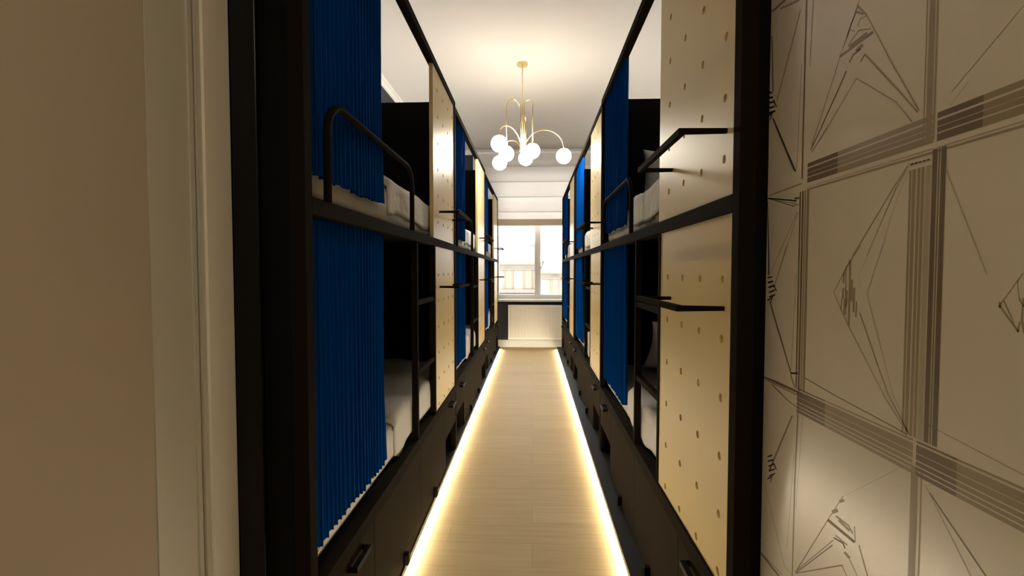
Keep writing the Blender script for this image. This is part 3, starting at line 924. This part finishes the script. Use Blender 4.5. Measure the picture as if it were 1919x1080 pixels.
# (start on the hub ring, straight rise height, globe centre, straight drop)
arms = [
    # globe centre, top of the arch, foot of the arch on the hub
    ((-.311, 4.40, 2.532), 2.752, 'arc'),
    ((-.262, 4.70, 2.513), 3.075, 'hoop'),
    ((-.353, 5.06, 2.507), 2.718, 'arc'),
    ((-.074, 5.03, 2.545), 2.975, 'hoop'),
    ((-.002, 4.83, 2.570), 3.092, 'hoop'),
    ((.316, 4.85, 2.520), 2.790, 'arc'),
]
GR = .0765
for (g_, zt, kind) in arms:
    G = rel(g_)
    d_ = Vector((G.x, G.y, 0))
    Rr = d_.length
    dn = d_.normalized()
    s0 = .022
    zt_ = zt - CEIL
    pts = []
    if kind == 'hoop':
        rad = (Rr - s0) / 2
        pts.append(dn * s0 + Vector((0, 0, ZB)))
        pts.append(dn * s0 + Vector((0, 0, zt_ - rad)))
        for k in range(1, 18):
            a = pi * k / 18
            pts.append(dn * (s0 + rad * (1 - cos(a))) + Vector((0, 0, zt_ - rad + rad * sin(a))))
        pts.append(dn * Rr + Vector((0, 0, zt_ - rad)))
        pts.append(Vector((G.x, G.y, G.z + GR - .004)))
    else:
        z0, z1 = ZB, G.z + GR - .004
        rad = (Rr - s0) / 2
        for k in range(0, 25):
            a = pi * k / 24
            zb_ = z0 if k <= 12 else z1
            pts.append(dn * (s0 + rad * (1 - cos(a))) + Vector((0, 0, zb_ + (zt_ - zb_) * sin(a))))
    MB().tube(pts, .0052, 10).build('arm', M['brass'], ch, smooth=True)
    gl_ = MB()
    prof_ = [(GR * sin(pi * k / 20) if 0 < k < 20 else .0008, -GR * cos(pi * k / 20)) for k in range(21)]
    gl_.lathe(G, prof_, 32)
    go = gl_.build('globe', M['globe'], ch, smooth=True)
    MB().lathe((G.x, G.y, G.z + GR - .006), [(.004, .016), (.014, .012), (.016, -.002), (.006, -.004)], 16).build('globe_cap', M['brass'], go)

# added lamp, unseen behind the viewer, to brighten the hall
hl = thing('ceiling_lamp', (-.1, -.55, 2.7))
tag(hl, 'round frosted ceiling lamp of the entrance hall', 'lamp')
MB().lathe((0, 0, 0), [(.01, -.02), (.17, -.02), (.175, -.0005), (.01, -.0005)], 32).build('lamp_base', M['white_paint'], hl)
MB().lathe((0, 0, 0), [(.002, -.075), (.09, -.068), (.145, -.045), (.158, -.0205), (.01, -.0205)], 32).build('lamp_shade', M['hall_lamp'], hl, smooth=True)

# ------------------------------------------------------------------ houses across the street
def facade(name, x0, x1, y, ztop, arches, label, roof_pts, extra=None):
    t = thing(name, (0, y, -9))
    tag(t, label, 'building')
    zt = ztop + 9
    MB().box(x0, x1, 0, 8, 0, zt).build('wall', M['facade'], t)
    c_ = MB()
    c_.box(x0 - .1, x1 + .1, -.25, 0, zt - .16, zt, .02)
    c_.box(x0, x1, -.12, 0, zt - .45, zt - .38)
    c_.build('cornice', M['facade_trim'], t)
    for (ax, aw, az0, az1) in arches:
        a_ = MB()
        pts = [(ax - aw / 2, az0 + 9), (ax + aw / 2, az0 + 9), (ax + aw / 2, az1 + 9 - aw / 2)]
        for k in range(1, 12):
            q = pi * k / 12
            pts.append((ax + aw / 2 * cos(q), az1 + 9 - aw / 2 + aw / 2 * sin(q)))
        pts.append((ax - aw / 2, az1 + 9 - aw / 2))
        n_ = len(pts)
        vs_ = [(p[0], -.05, p[1]) for p in pts] + [(p[0], .0, p[1]) for p in pts]
        a_.mesh(vs_, [tuple(range(n_))] + [(k, (k + 1) % n_, n_ + (k + 1) % n_, n_ + k) for k in range(n_)])
        w_ = a_.build('arched_window', M['arch'], t)
        rim = MB()
        rim.tube([(p[0], -.06, p[1]) for p in pts[1:]] + [(pts[0][0], -.06, pts[0][1])], .045, 6)
        rim.build('window_surround', M['facade_trim'], w_)
    n_ = len(roof_pts)
    vs_ = [(p[0], .3, p[1] + 9) for p in roof_pts] + [(p[0] * .98, 6, p[1] + 9) for p in roof_pts]
    MB().mesh(vs_, [tuple(range(n_)), tuple(range(2 * n_ - 1, n_ - 1, -1))] + [(k, (k + 1) % n_, n_ + (k + 1) % n_, n_ + k) for k in range(n_)]).build('roof', M['roof_tile'], t)
    return t


b1 = facade('house', -9, .42, 28, 1.87, [(-1.42, .46, .28, 1.52), (-.27, .46, .28, 1.52), (-2.6, .46, .28, 1.52), (-3.8, .46, .28, 1.52)],
            'pale cream house with two arched windows seen through the left pane',
            [(-9, 1.87), (-2.2, 3.0), (-1.75, 2.45), (-1.2, 2.2), (-.5, 2.5), (.05, 2.6), (.42, 1.87)])
pk = MB()
pk.box(-9, .38, -.30, 0, 9 + .05, 9 + .26, .02)
pk.build('string_course', M['pink'], b1)
MB().box(-9, .1, -.20, 0, 9 - .13, 9 - .03, .02).build('ledge', M['pink'], b1)
cmn = MB().box(-.25, .18, 1.2, 2.0, 9 + 2.3, 9 + 2.95).box(-.3, .23, 1.15, 2.05, 9 + 2.95, 9 + 3.05).build('chimney', M['chimney'], b1)
MB().tube([(.05, 1.6, 12.05), (.05, 1.6, 13.3)], .03, 6).build('antenna', M['chimney'], b1)
b2 = facade('house', .46, 10, 27.5, 1.34, [(1.32, .46, -.2, 1.06), (2.6, .46, -.2, 1.06)],
            'lower pale yellow house seen through the right pane',
            [(.46, 1.34), (.7, 1.95), (2.0, 2.05), (3.2, 1.34)])
MB().box(.55, .95, 1.0, 1.6, 9 + 1.9, 9 + 2.0).box(.6, .9, 1.05, 1.5, 9 + 1.5, 9 + 1.9).build('chimney', M['chimney'], b2)
struct(MB().box(-40, 40, 9.5, 60, -9.3, -9), 'trim_street', mat('street_paving', (.35, .35, .34), .9), 'grey street far below the window', 'street')
